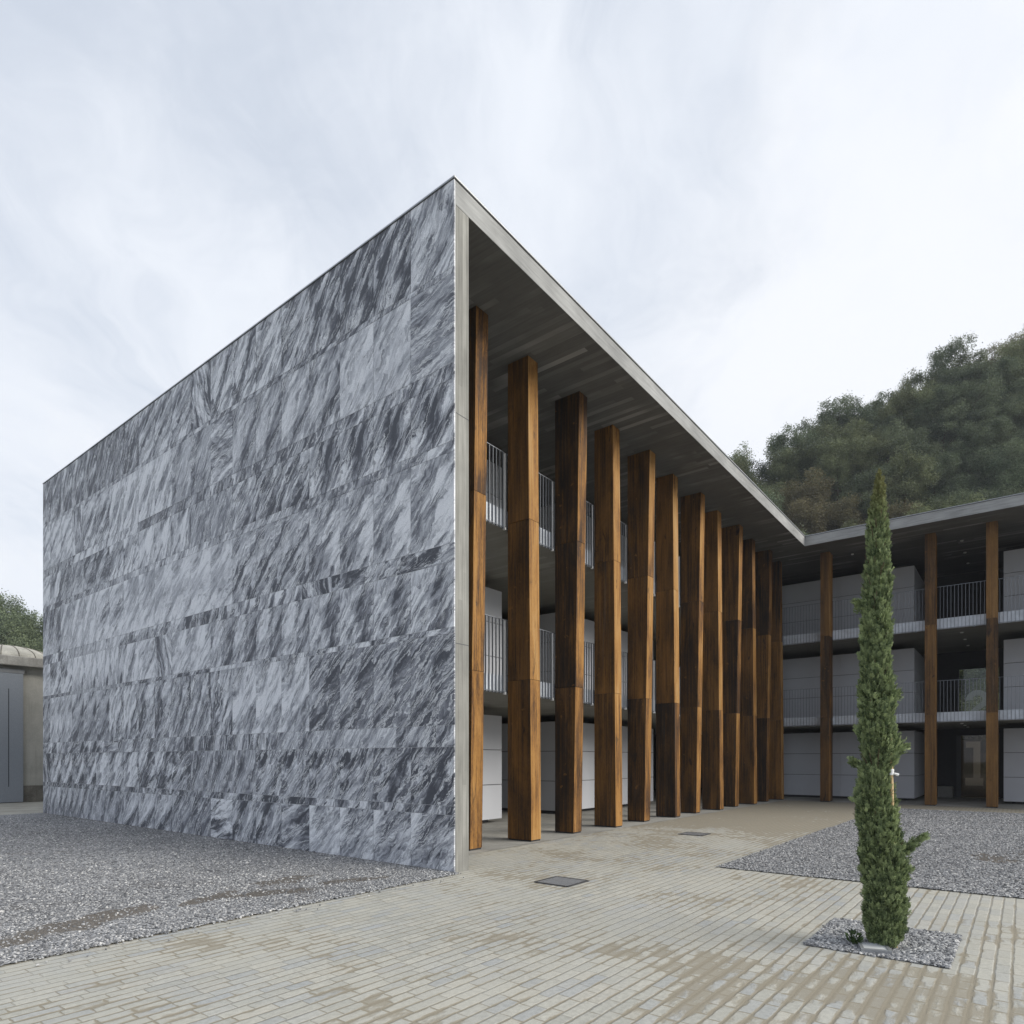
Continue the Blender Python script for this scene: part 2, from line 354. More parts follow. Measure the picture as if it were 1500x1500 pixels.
M = dict(
    marble=mat_marble(),
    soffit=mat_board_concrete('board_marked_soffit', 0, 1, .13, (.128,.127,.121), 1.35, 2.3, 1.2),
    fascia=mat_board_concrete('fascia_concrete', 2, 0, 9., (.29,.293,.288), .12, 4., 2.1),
    endwall=mat_board_concrete('board_marked_end_wall', 0, 2, .085, (.235,.233,.215), .5, 3.05, 1.9, None, .34),
    slab=mat_board_concrete('slab_concrete', 0, 1, .15, (.24,.235,.21), .35, 3., .7),
    floor=mat_plain_concrete('floor_concrete', (.30,.293,.268), .22, (.2,.19,.165)),
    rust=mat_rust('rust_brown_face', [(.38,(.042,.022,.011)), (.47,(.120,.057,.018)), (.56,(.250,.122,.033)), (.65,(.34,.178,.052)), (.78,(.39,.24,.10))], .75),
    midrust=mat_rust('mid_rust_face', [(.36,(.030,.020,.013)), (.46,(.072,.041,.019)), (.56,(.125,.066,.026)), (.68,(.185,.098,.034)), (.82,(.25,.14,.05))], .9),
    darkrust=mat_rust('dark_rust_side', [(.34,(.016,.012,.010)), (.45,(.046,.026,.013)), (.55,(.095,.048,.017)), (.65,(.165,.080,.023)), (.78,(.25,.118,.032))], .85),
    panel=mat_panel(),
    core=mat_simple('block_core', (.10,.10,.105), .8),
    bar=mat_simple('galvanised_steel', (.22,.235,.26), .45, .6, .5, .2, 9),
    edge=mat_simple('galvanised_edge_plate', (.55,.58,.62), .45, .25, .5, .35, 3.5),
    coping=mat_simple('zinc_coping', (.34,.35,.36), .4, .5, .5, .1),
    dark=mat_simple('dark_joint', (.03,.03,.032), .8),
    darkwall=mat_simple('dark_plaster', (.055,.055,.058), .85, 0, .2),
    bolt=mat_simple('steel_bolt', (.12,.12,.12), .4, .8),
    white=mat_simple('white_plastic', (.78,.78,.77), .5),
    gravel=mat_gravel_bed('grey_gravel', .75), chip=mat_stone_chip(),
    paving=mat_paving(),
    iron=mat_simple('cast_iron', (.085,.088,.092), .55, .5, .4, .3, 30),
    galv_grate=mat_simple('grate_steel', (.36,.365,.37), .5, .5, .4, .3, 30),
    bark=mat_simple('bark', (.085,.066,.048), .9, 0, .2, .4, 8),
    twig=mat_simple('cypress_bark', (.11,.075,.05), .9, 0, .2, .4, 20),
    cane=mat_simple('pale_wooden_stake', (.50,.36,.19), .7, 0, .3, .25, 14),
    soil=mat_simple('rough_grass_and_soil', (.105,.105,.062), .95, 0, .1, .5, .8),
    hill=mat_simple('leaf_litter_slope', (.050,.055,.032), .95, 0, .1, .5, .7),
    road=mat_plain_concrete('pale_road', (.36,.345,.30), .2),
    tombwall=mat_plain_concrete('weathered_render', (.47,.455,.405), .16, (.27,.25,.21), .35),
    tombbase=mat_plain_concrete('stained_plinth', (.20,.185,.155), .4, (.08,.075,.06), .5),
    cornice=mat_plain_concrete('cornice_concrete', (.42,.405,.37), .3, (.22,.20,.17), .4),
    dome=mat_plain_concrete('dome_concrete', (.47,.455,.40), .25, (.2,.18,.14), .3),
    granite=mat_simple('grey_speckled_door', (.31,.335,.37), .5, .2, .4, .3, 60),
    numeral=mat_simple('pale_numeral', (.40,.395,.37), .7),
    brownpane=mat_simple('brown_panel', (.085,.070,.052), .4, 0, .5, .2, 2),
    glass=mat_glass('clear_pane', (.80,.84,.82)), brownglass=mat_glass('brown_tinted_pane', (.72,.66,.58)),
    frost=mat_frost('frosted_numeral', (.50,.51,.51)),
)

# ------------------------------------------------------------------ dimensions (metres)
ZT, ZS = 9.80, 9.448         # roof top, soffit
S, L = 18.833, 16.70         # arcade length to the inner corner, marble wall length
YB = 8.6; XB = 27.0          # backs of the two wings
YS = -13.0                   # the far wing runs on out of the picture

# ------------------------------------------------------------------ ground
def sheet(name, pts, z, mat, kind='structure'):
    m = MB(); m.poly([(x,y,z) for x,y in pts]); return tag(m.build(name, mat), kind=kind)
def rect(x0,x1,y0,y1): return [(x0,y0),(x1,y0),(x1,y1),(x0,y1)]
sheet('ground', rect(-400,400,-400,400), -.05, M['soil'])
sheet('pavement', rect(-26,20.1,-24,1.1), 0, M['paving'])
sheet('road', rect(-40,8,16.72,23.3), .004, M['road'])
pm = MB(); pm.poly([(x,y,.006) for x,y in [(.32,1.02),(19.92,1.02),(19.92,YS),(XB,YS),(XB,YB),(.32,YB)]])
tag(pm.build('arcade_floor', M['floor']), kind='structure')

# gravel: bed sheet with gently uneven height plus loose chips lying on it, one object per bed
ico_v = None
def ico():
    bm = bmesh.new(); bmesh.ops.create_icosphere(bm, subdivisions=1, radius=1)
    v = np.array([q.co[:] for q in bm.verts]); f = np.array([[q.index for q in p.verts] for p in bm.faces]); bm.free(); return v, f
ICO_V, ICO_F = ico()
PATCH = [(-4.05,.92,.60,.13),(-4.5,.78,.35,.10),(-2.4,.68,.45,.11),(-3.0,.98,.35,.09),(-1.35,.55,.45,.10),(-5.2,.55,.4,.12),(-1.9,1.3,.5,.12),(6.2,-5.9,.5,.16),(7.4,-6.6,.6,.2)]
def soil_at(x, y):
    m = np.zeros_like(x)
    for cx, cy_, a, b in PATCH:
        e = ((x-cx+.10*np.sin(y*9))/a)**2 + ((y-cy_+.08*np.sin(x*4.3+cx))/(b*1.9))**2 + .5*np.sin(x*11+y*5)*np.sin(y*13-x*3)
        m = np.maximum(m, np.clip(1.35-e, 0, 1))
    m = np.maximum(m, np.clip(1-(-x)/.16,0,1)*(x < 0)*(y > .3)*.6)
    return np.clip(m*1.0, 0, 1)
def gravel(name, x0, x1, y0, y1, step, regions, label, z0=.012, amp=.015):
    nx = int((x1-x0)/step)+1; ny = int((y1-y0)/step)+1
    gx = np.linspace(x0, x1, nx); gy = np.linspace(y0, y1, ny)
    X, Y = np.meshgrid(gx, gy); d = np.minimum(np.minimum(X-x0, x1-X), np.minimum(Y-y0, y1-Y))
    hgt = lambda X, Y: (np.sin(X*2.1+1.3*np.sin(Y*1.7))*np.sin(Y*1.9+X*.6) + .6*np.sin(X*5.3+Y*3.1)*np.sin(Y*4.7-X*2.3))*amp*.6
    Z = z0 + (hgt(X, Y)+amp*.7)*np.clip(d/.3, 0, 1)
    V = np.stack([X, Y, Z], -1).reshape(-1, 3); SO = [soil_at(V[:,0], V[:,1])]
    idx = np.arange(nx*ny).reshape(ny, nx)
    q = np.stack([idx[:-1,:-1], idx[:-1,1:], idx[1:,1:], idx[1:,:-1]], -1).reshape(-1, 4)
    tri = np.concatenate([q[:,[0,1,2]], q[:,[0,2,3]]])
    VV = [V]; FF = [tri]; T = [np.zeros(len(V))]; MI = [np.zeros(len(tri), np.int32)]; base = len(V)
    for (rx0, rx1, ry0, ry1, n, smin, smax) in regions:
        px = rng.uniform(rx0, rx1, n); py = rng.uniform(ry0, ry1, n)
        keep = rng.uniform(0,1,n) > soil_at(px, py)*.72; px, py = px[keep], py[keep]; n = len(px)
        dd = np.minimum(np.minimum(px-x0, x1-px), np.minimum(py-y0, y1-py))
        pz = z0 + (hgt(px, py)+amp*.7)*np.clip(dd/.3, 0, 1)
        sz = rng.uniform(smin, smax, n)
        sc = np.stack([sz*rng.uniform(.7,1.3,n), sz*rng.uniform(.6,1.1,n), sz*rng.uniform(.35,.8,n)], -1)
        ang = rng.uniform(0, 2*np.pi, n); ca, sa = np.cos(ang), np.sin(ang)
        vv = ICO_V[None]*sc[:,None]*(1+rng.uniform(-.28,.28,(n,len(ICO_V),1)))
        tl = rng.uniform(-.5,.5,n)[:,None]
        vv = np.stack([vv[...,0], vv[...,1]*np.cos(tl)-vv[...,2]*np.sin(tl), vv[...,1]*np.sin(tl)+vv[...,2]*np.cos(tl)], -1)
        vx = vv[...,0]*ca[:,None]-vv[...,1]*sa[:,None]+px[:,None]; vy = vv[...,0]*sa[:,None]+vv[...,1]*ca[:,None]+py[:,None]
        vz = vv[...,2]+(pz+sz*.22)[:,None]
        VV.append(np.stack([vx,vy,vz],-1).reshape(-1,3)); FF.append((ICO_F[None]+base+(np.arange(n)*len(ICO_V))[:,None,None]).reshape(-1,3))
        T.append(np.repeat(rng.uniform(0,1,n), len(ICO_V))); MI.append(np.ones(n*len(ICO_F), np.int32)); SO.append(np.zeros(n*len(ICO_V))); base += n*len(ICO_V)
    me = np_mesh(name, np.concatenate(VV), np.concatenate(FF), [M['gravel'], M['chip']], {'tint': np.concatenate(T), 'soil': np.concatenate(SO)})
    me.polygons.foreach_set('material_index', np.concatenate(MI))
    return tag(link(name, me), label, 'gravel', kind='stuff')
gravel('gravel', -34, -.004, -.10, 16.7, .12,
       [(-6.5,0,-.12,2.2,15000,.006,.014), (-6.5,0,2.2,6,11000,.008,.015), (-5,0,-.15,.02,900,.008,.016), (-7,0,0,5,500,.014,.022), (-6.5,-.2,-.42,-.1,110,.006,.013), (-15,-5,0,14,16000,.010,.018), (-5,0,6,15,8000,.010,.018)],
       'grey gravel bed between the marble wall and the paving')
gravel('gravel', 2.75, 17.6, -14, -2.78, .12,
       [(2.75,9.5,-7.5,-2.78,24000,.008,.017), (9.5,17.6,-9,-2.78,22000,.010,.02), (2.75,9.5,-10,-7.5,4000,.010,.02), (2.7,10,-2.84,-2.74,900,.008,.016), (2.72,2.8,-7.5,-2.8,700,.008,.016)],
       'grey gravel bed in the court in front of the far wing')
gravel('gravel', -.78, .40, -5.88, -4.83, .05,
       [(-.78,.40,-5.88,-4.83,6500,.008,.018), (-.81,.43,-5.90,-4.81,160,.008,.015)],
       'small square of grey gravel round the cypress', .006, .008)

# ------------------------------------------------------------------ the building
bld = tag(empty('columbarium_building', (0,0,0)), 'three storey building with grey veined marble end wall, concrete roof and rust brown colonnade', 'building')

# marble cladding: every slab a face set of its own, veins follow the saw cuts
ZR = [0.0,.81,.94,1.78,2.09,3.39,3.475,4.40,4.665,5.96,6.11,6.99,7.21,8.48,8.565,9.795]
def marble():
    V = []; F = []; A = {k: [] for k in ('lu','lv','slice','sx','sy','ang','tone','contrast')}
    rr = random.Random(5); g = .003
    W = .845; n = 20
    for ri in range(len(ZR)-1):
        z0, z1 = ZR[ri], ZR[ri+1]; thin = (z1-z0) < .4
        shift = rr.uniform(0, .0) if not thin else rr.uniform(.0,.5)
        ys = [.0] + [shift+.885+W*i for i in range(-1 if thin and shift > .1 else 0, n)]
        ys = sorted(y for y in ys if 0 <= y < L-.15) + [L]
        run = 0; sx = sy = 0; tone = 0; ang = 0; cf = 1
        rowtone = rr.uniform(-.028,.028) + (-.012 if thin else 0) + (-.040 if ri < 4 else .002) + (-.042 if ri == len(ZR)-2 else -.006)
        for i in range(len(ys)-1):
            if run == 0:
                run = rr.choice([1,2,2,3,4]); sx = rr.uniform(0,300); sy = rr.uniform(0,300); k = 0
                tone = rowtone + rr.gauss(0,.026); ang = -R(rr.gauss(50,8)); cf = rr.choice((.62,.85,1.,1.1,1.2)); tone += (.022 if cf < .7 else 0)
                if rr.random() < .05: ang = -R(rr.uniform(5,25)); run = 1; tone -= .03
                if rr.random() < .06: ang = -R(rr.uniform(80,125)); run = 1
            ya, yb = ys[i]+g, ys[i+1]-g; za, zb = z0+g, z1-g
            b = len(V); x = -.0006*rr.random()
            quad = [(x,yb,za),(x,ya,za),(x,ya,zb),(x,yb,zb)]          # seen from -x: left = large y
            back = [(.020,q[1],q[2]) for q in quad]
            loc = [(0,za-z0),(yb-ya,za-z0),(yb-ya,zb-z0),(0,zb-z0)]
            jit = rr.gauss(0,.013) + (rr.gauss(0,.012) if thin else 0)
            V += quad + back
            F += [(b,b+1,b+2,b+3),(b+1,b+5,b+6,b+2),(b+4,b,b+3,b+7),(b+3,b+2,b+6,b+7),(b+5,b+1,b,b+4)]
            for lst in (loc, loc):
                for lu, lv in lst:
                    A['lu'].append(lu); A['lv'].append(lv); A['slice'].append(k*.07); A['sx'].append(sx); A['sy'].append(sy)
                    A['ang'].append(ang); A['tone'].append(tone+jit); A['contrast'].append(cf)
            k += 1; run -= 1
    me = np_mesh('marble_cladding', np.array(V), np.array(F), M['marble'], A)
    return link('marble_cladding', me, bld)
clad = marble()
b = MB(); b.box(.0035,.030,.004,L-.004,0,9.79); b.build('cladding_backing', M['coping'], clad)
w = MB(); w.box(.0305,.309,0,L,-.02,ZS-.002); ew = w.build('end_wall', M['endwall'], bld, .006)
w = MB()
for z in (3.24, 6.50): w = MB(); w.box(.0335,.306,-.0015,.002,z,z+.012); w.build('pour_joint', M['core'], ew)

# roof: one L-shaped slab, soffit board-marked, zinc coping above a shadow gap
out = [(.031,0),(S,0),(S,YS),(XB+.4,YS),(XB+.4,L),(.031,L)]
r = MB(); r.prism(out, ZS, ZT-.012)
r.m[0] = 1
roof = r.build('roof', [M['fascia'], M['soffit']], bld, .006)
c = MB()
def strip(a, bb, zz0, zz1, o, inn):  # coping strip along an edge from a to bb, outward offset o
    d = Vector((bb[0]-a[0], bb[1]-a[1], 0)).normalized(); nrm = Vector((d.y, -d.x, 0))
    p = [Vector((*a,0))+nrm*o, Vector((*bb,0))+nrm*o, Vector((*bb,0))-nrm*inn, Vector((*a,0))-nrm*inn]
    c.hexa([(q.x,q.y,zz0) for q in p]+[(q.x,q.y,zz1) for q in p])
cp = [(-.015,-.018),(S-.018,-.018),(S-.018,YS),(S+.25,YS),(S+.25,.25),(.25,.25),(.25,L),(-.015,L)]
c.prism(cp, ZT+.004, ZT+.026)
cpo = c.build('coping', M['coping'], roof)
g = MB(); g.prism([(.02,.02),(S+.02,.02),(S+.02,YS),(S+.2,YS),(S+.2,.2),(.2,.2),(.2,L),(.02,L)], ZT-.012, ZT+.004)
g.build('shadow_gap', M['dark'], roof)

# floor slabs
SL = [(2.91,3.26),(6.165,6.55)]
RAIL = [4.37,7.67]
YE, XE = 1.80, S+1.80
slab_out = [(.312,YE),(XE,YE),(XE,YS),(XB,YS),(XB,YB),(.312,YB)]
for z0, z1 in SL:
    m = MB(); m.prism(slab_out, z0, z1)
    sl = m.build('floor_slab', M['slab'], bld)
    e = MB(); e.box(.312,XE-.012,YE-.012,YE-.002,z0+.01,z1-.002); e.box(XE-.012,XE-.002,YS,YE-.002,z0+.01,z1-.002)
    e.build('edge_plate', M['edge'], sl)
# railings: galvanised flat bars reaching down over the slab edge
def railing(axis, z0, z1):
    rt = MB(); bars = MB(); br = []
    if axis == 'x':
        a, bb, yy = .34, XE-.05, YE-.034
        rt.box(a, bb, yy-.012, yy+.012, z1-.012, z1); rt.box(a, bb, yy-.006, yy+.006, z0+.02, z0+.035)
        n = int((bb-a)/.105)
        for i in range(n+1):
            x = a+.01+i*.105
            if x < bb: bars.box(x-.005, x+.005, yy-.016, yy+.016, z0-.01, z1-.012)
        for k in range(12):
            x = 1.755+1.666*k-.08
            f = MB(); f.box(x-.02, x+.02, yy-.03, yy+.02, z0-.025, z0+.025); f.box(x-.006,x+.006, yy-.02, yy+.02, z0+.02, z1-.02); br.append(f)
    else:
        a, bb, xx = YS, YE-.05, XE-.034
        rt.box(xx-.012, xx+.012, a, bb, z1-.012, z1); rt.box(xx-.006, xx+.006, a, bb, z0+.02, z0+.035)
        n = int((bb-a)/.105)
        for i in range(n+1):
            y = bb-.01-i*.105
            bars.box(xx-.016, xx+.016, y-.005, y+.005, z0-.01, z1-.012)
        for y in (.08,-1.61,-3.30,-5.02,-6.7): f = MB(); f.box(xx-.03, xx+.02, y-.02, y+.02, z0-.025, z0+.025); br.append(f)
    o = rt.build('railing', M['bar'], bld); bars.build('baluster_row', M['bar'], o)
    for f in br: f.build('bracket', M['white'] if axis == 'x' else M['bar'], o)
for (z0, _), zr in zip(SL, RAIL): railing('x', z0, zr); railing('y', z0, zr)

# columns: three stacked rust-brown casings on a recessed foot; fronts lean alternately in and out
CJ = [.035, 3.153, 6.27, ZS-.004]
def column(mats, yback, w, yt, yb, loc, rot):
    """built with its outer face towards -y, left edge at x=0"""
    cm = MB(); f = lambda z: yb + (yt-yb)*z/ZS
    def seg(m, z0, z1, ins):
        m.hexa([(ins,f(z0)+ins,z0),(w-ins,f(z0)+ins,z0),(w-ins,yback-ins,z0),(ins,yback-ins,z0),
                (ins,f(z1)+ins,z1),(w-ins,f(z1)+ins,z1),(w-ins,yback-ins,z1),(ins,yback-ins,z1)])
    seg(cm, .0065, ZS-.003, .012)
    o = cm.build('column', M['dark'], bld); o.location = loc; o.rotation_euler = (0,0,rot)
    for i in range(3):
        m = MB(); seg(m, CJ[i]+(.0025 if i else 0), CJ[i+1]-(.0025 if i < 2 else 0), random.uniform(0,.0025))
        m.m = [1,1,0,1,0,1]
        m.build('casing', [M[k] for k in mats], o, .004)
    return o
for k in range(12):
    odd = k % 2 == 0
    yt, yb_ = (1.117,1.265) if odd else (1.244,1.163)
    column(('rust','darkrust'), 1.745, .325 if k < 5 else .33, yt, yb_, (1.755+1.666*k,0,0), 0)  # faces turned along x get darker browns than faces turned along y
for k, y in enumerate((-.26,-1.95,-3.63,-5.36,-7.03,-8.70)):
    yt, yb_ = (1.12,1.20) if k % 2 else (1.20,1.14)
    column(('midrust','rust'), 1.745, .315, yt, yb_, (S,y,0), R(-90))  # far wing: again the darker brown on faces turned along x

# blocks of burial niches: dark core, white stone panels with open joints
BZ = [(.09,2.72),(3.34,5.90),(6.63,9.08)]
def block(x0, x1, y0, y1, z0, z1, front, joints, nvis=None, side=True):
    cm = MB(); cm.box(x0+.03, x1-.03, y0+.03, y1-.03, z0+.01, z1-.01)
    cm.box(x0+.25, x1-.25, y0+.25, y1-.25, (0.006 if z0 < 1 else z0-.075), z0+.012)
    o = cm.build('niche_block', M['core'], bld)
    rows = 3; g = .009; hh = (z1-z0)/rows
    for rI in range(rows):
        za, zb = z0+hh*rI+g, z0+hh*(rI+1)-g
        for j in range(len(joints)-1):
            a, bb = joints[j]+.002, joints[j+1]-.002
            p = MB()
            if front == 'y': p.box(a, bb, y0, y0+.028, za, zb)
            else: p.box(x0, x0+.028, a, bb, za, zb)
            p.build('panel', M['panel'], o, .002)
        for lo in (True, False):
            p = MB()
            if front == 'y': p.box(x0 if lo else x1-.026, x0+.026 if lo else x1, y0+.029, y1, za, zb)
            else: p.box(x0+.029, x1, y0 if lo else y1-.026, y0+.026 if lo else y1, za, zb)
            p.build('side_panel', M['panel'], o)
    return o
for z0, z1 in BZ:
    block(.34, 6.28, 4.2, 8.4, z0, z1, 'y', [.34,2.32,4.30,6.28])
    block(9.05, 15.0, 4.2, 8.4, z0, z1, 'y', [9.05,11.03,13.02,15.0])
    block(22.6, 26.6, -3.03, 4.75, z0, z1, 'x', [-3.03,-.44,2.15,4.75])
    block(22.6, 26.6, -10.95, -5.78, z0, z1, 'x', [-10.95,-8.37,-5.78])
# inner back walls
w = MB(); w.box(.312, XB, YB, YB+.2, 0, ZS-.002); w.build('back_wall', M['darkwall'], bld)
w = MB()
for za, zb in ((.007,2.908),(3.262,6.163),(6.552,ZS-.002)):       # far wing back wall, open in the passage on two floors
    w.box(XB-.2, XB, YS, -5.56, za, zb); w.box(XB-.2, XB, -4.19, YB, za, zb)
w.box(XB-.2, XB, -5.56, -4.19, 5.42, 6.163); w.box(XB-.2, XB, -5.56, -4.19, 2.62, 2.908); w.box(XB-.2, XB, -5.56, -4.19, 6.552, ZS-.002)
w.build('back_wall', M['darkwall'], bld)
w = MB(); w.box(25.9, 26.5, -4.02, -3.5, .007, .47); w.build('low_ledge', M['floor'], bld, .01)
def numeral(pts_list, x, parent, mat):
    m = MB()
    for pts in pts_list:       # pts in (t, z), t runs to the right as seen from the court (towards -y)
        n = len(pts); b0 = len(m.v)
        m.v += [(x, -t, z) for t, z in pts] + [(x-.012, -t, z) for t, z in pts]
        m.f.append(tuple(b0+i for i in range(n))); m.f.append(tuple(b0+2*n-1-i for i in range(n)))
        for i in range(n):
            j = (i+1) % n; m.f.append((b0+i, b0+n+i, b0+n+j, b0+j))
        m.m += [0]*(n+2)
    o = m.build('numeral', mat, parent); return o
p = MB(); p.box(XB-.14, XB-.10, -5.56, -4.19, .007, 2.62)
pane = p.build('numbered_pane', M['brownglass'], bld)
fr = MB(); fr.box(XB-.24, XB-.202, -4.26, -4.10, .007, 2.62); fr.build('frame', M['iron'], pane)
numeral([[(4.42,2.10),(4.42,2.36),(4.92,2.36),(4.92,.82),(4.68,.82),(4.68,2.10)], [(4.40,.50),(5.02,.50),(5.02,.818),(4.40,.818)]], XB-.06, pane, M['frost'])
p = MB(); p.box(XB-.13, XB-.11, -5.56, -4.19, 3.262, 5.42)
pane = p.build('numbered_pane', M['glass'], bld)
def two():
    cx, cz, ro, ri = 4.82, 4.12, .40, .17
    pts = [(cx-ro*math.cos(R(a)), cz+ro*math.sin(R(a))) for a in range(-5, 226, 15)]
    pts += [(4.78,3.60),(5.22,3.60),(5.22,3.34),(4.42,3.34),(4.42,3.52)]
    pts += [(cx-ri*math.cos(R(a)), cz+ri*math.sin(R(a))) for a in range(215, -6, -20)]
    return pts
numeral([two()], XB-.06, pane, M['frost'])
# small ceiling lamps
for zc in (ZS-.002, SL[1][0]-.001, SL[0][0]-.001):
    for x, y in ((21.6,-4.6),(23.3,-4.6),(25.0,-4.6)) + (((20.9,-1.2),) if zc > 9 else ()):
        m = MB(); m.tube((x,y,zc-.035),(x,y,zc),.05,.05,12); m.build('ceiling_lamp', M['white'], bld)

m = MB(); m.box(28.7,29.0,-14,2,-.1,2.35); m.box(28.66,29.04,-14,2,2.35,2.45)
tag(m.build('retaining_wall', M['tombbase']), 'brown retaining wall behind the far wing, seen through the ground floor pane with the numeral 1', 'wall')
# ------------------------------------------------------------------ drain grates, ground plate
def grate(cx, cy, h, label):
    o = tag(empty('drain_grate', (cx,cy,0)), label, 'drain grate', 'drain grates in the paving')
    f = MB()
    for s in (-1,1):
        f.box(-h, h, s*h-.018, s*h+.018, .001, .012); f.box(s*h-.018, s*h+.018, -h+.018, h-.018, .001, .012)
    f.build('frame', M['iron'], o)
    g = MB(); g.box(-h+.018, h-.018, -h+.018, h-.018, .001, .0035, 1)
    n = 15
    for i in range(n):
        t = -h+.03+(2*h-.06)*i/(n-1)
        g.box(t-.006, t+.006, -h+.018, h-.018, .0036, .0105)
        g.box(-h+.018, h-.018, t-.005, t+.005, .0036, .0095)
    g.build('grid', [M['galv_grate'], M['dark']], o)
grate(.37, -1.57, .25, 'square steel drain grate in the paving nearest the end of the marble wall')
grate(6.68, -.78, .25, 'square steel drain grate in the sandy paving beside the middle columns')
gp = tag(empty('ground_light', (-.60,-5.34,.02)), 'small pale square ground plate in the gravel at the foot of the cypress', 'ground plate')
gp.rotation_euler = (0,0,R(18))
m = MB()
for s in (-1,1): m.box(-.115,.115, s*.10-.014, s*.10+.014, -.03, .022); m.box(s*.101-.014, s*.101+.014, -.086,.086, -.03, .022)
m.build('frame', M['coping'], gp, .003)
m = MB(); m.box(-.086,.086,-.086,.086,-.03,.014); m.build('plate', mat_simple('pale_plate', (.60,.61,.61), .35, 0, .5), gp)

# ------------------------------------------------------------------ cypress
PROF = [(.02,.0,.13),(.052,-.003,.16),(.354,.012,.192),(.651,-.003,.189),(.947,-.044,.177),(1.249,-.078,.16),(1.5,-.084,.15),(1.60,-.03,.145),
        (1.72,-.035,.165),(1.841,-.064,.168),(2.143,-.062,.159),(2.439,-.078,.136),(2.736,-.071,.132),(3.038,-.062,.123),(3.334,-.055,.107),
        (3.63,-.058,.093),(3.926,-.041,.062),(4.02,-.041,.032),(4.095,-.041,.004)]
PZ = np.array([p[0] for p in PROF]); PC = np.array([p[1] for p in PROF]); PR = np.array([p[2] for p in PROF])
RV = Vector((.6153,-.7883,0))   # picture-right direction on the ground
cy = tag(empty('cypress_tree', (-.40,-5.385,.01)), 'slender dark green columnar cypress in the paved court', 'tree')
tr = MB(); pts = [(0,.0),(.6,-.01),(1.2,-.05),(1.8,-.05),(2.6,-.06),(3.4,-.05),(4.0,-.04)]; rad = [.034,.030,.027,.023,.016,.010,.004]
for i in range(len(pts)-1):
    tr.tube((RV.x*pts[i][1],RV.y*pts[i][1],pts[i][0]), (RV.x*pts[i+1][1],RV.y*pts[i+1][1],pts[i+1][0]), rad[i], rad[i+1], 8)
for i in range(170):
    z = random.uniform(.12,3.5); cx = np.interp(z,PZ,PC); rr_ = np.interp(z,PZ,PR); a = random.uniform(0,6.283)
    p0 = Vector((RV.x*cx,RV.y*cx,z)); p1 = p0 + Vector((math.cos(a)*rr_*.8, math.sin(a)*rr_*.8, random.uniform(.15,.32)))
    tr.tube(p0, p1, .006, .002, 5, cap=False)
tr.build('trunk', M['twig'], cy)
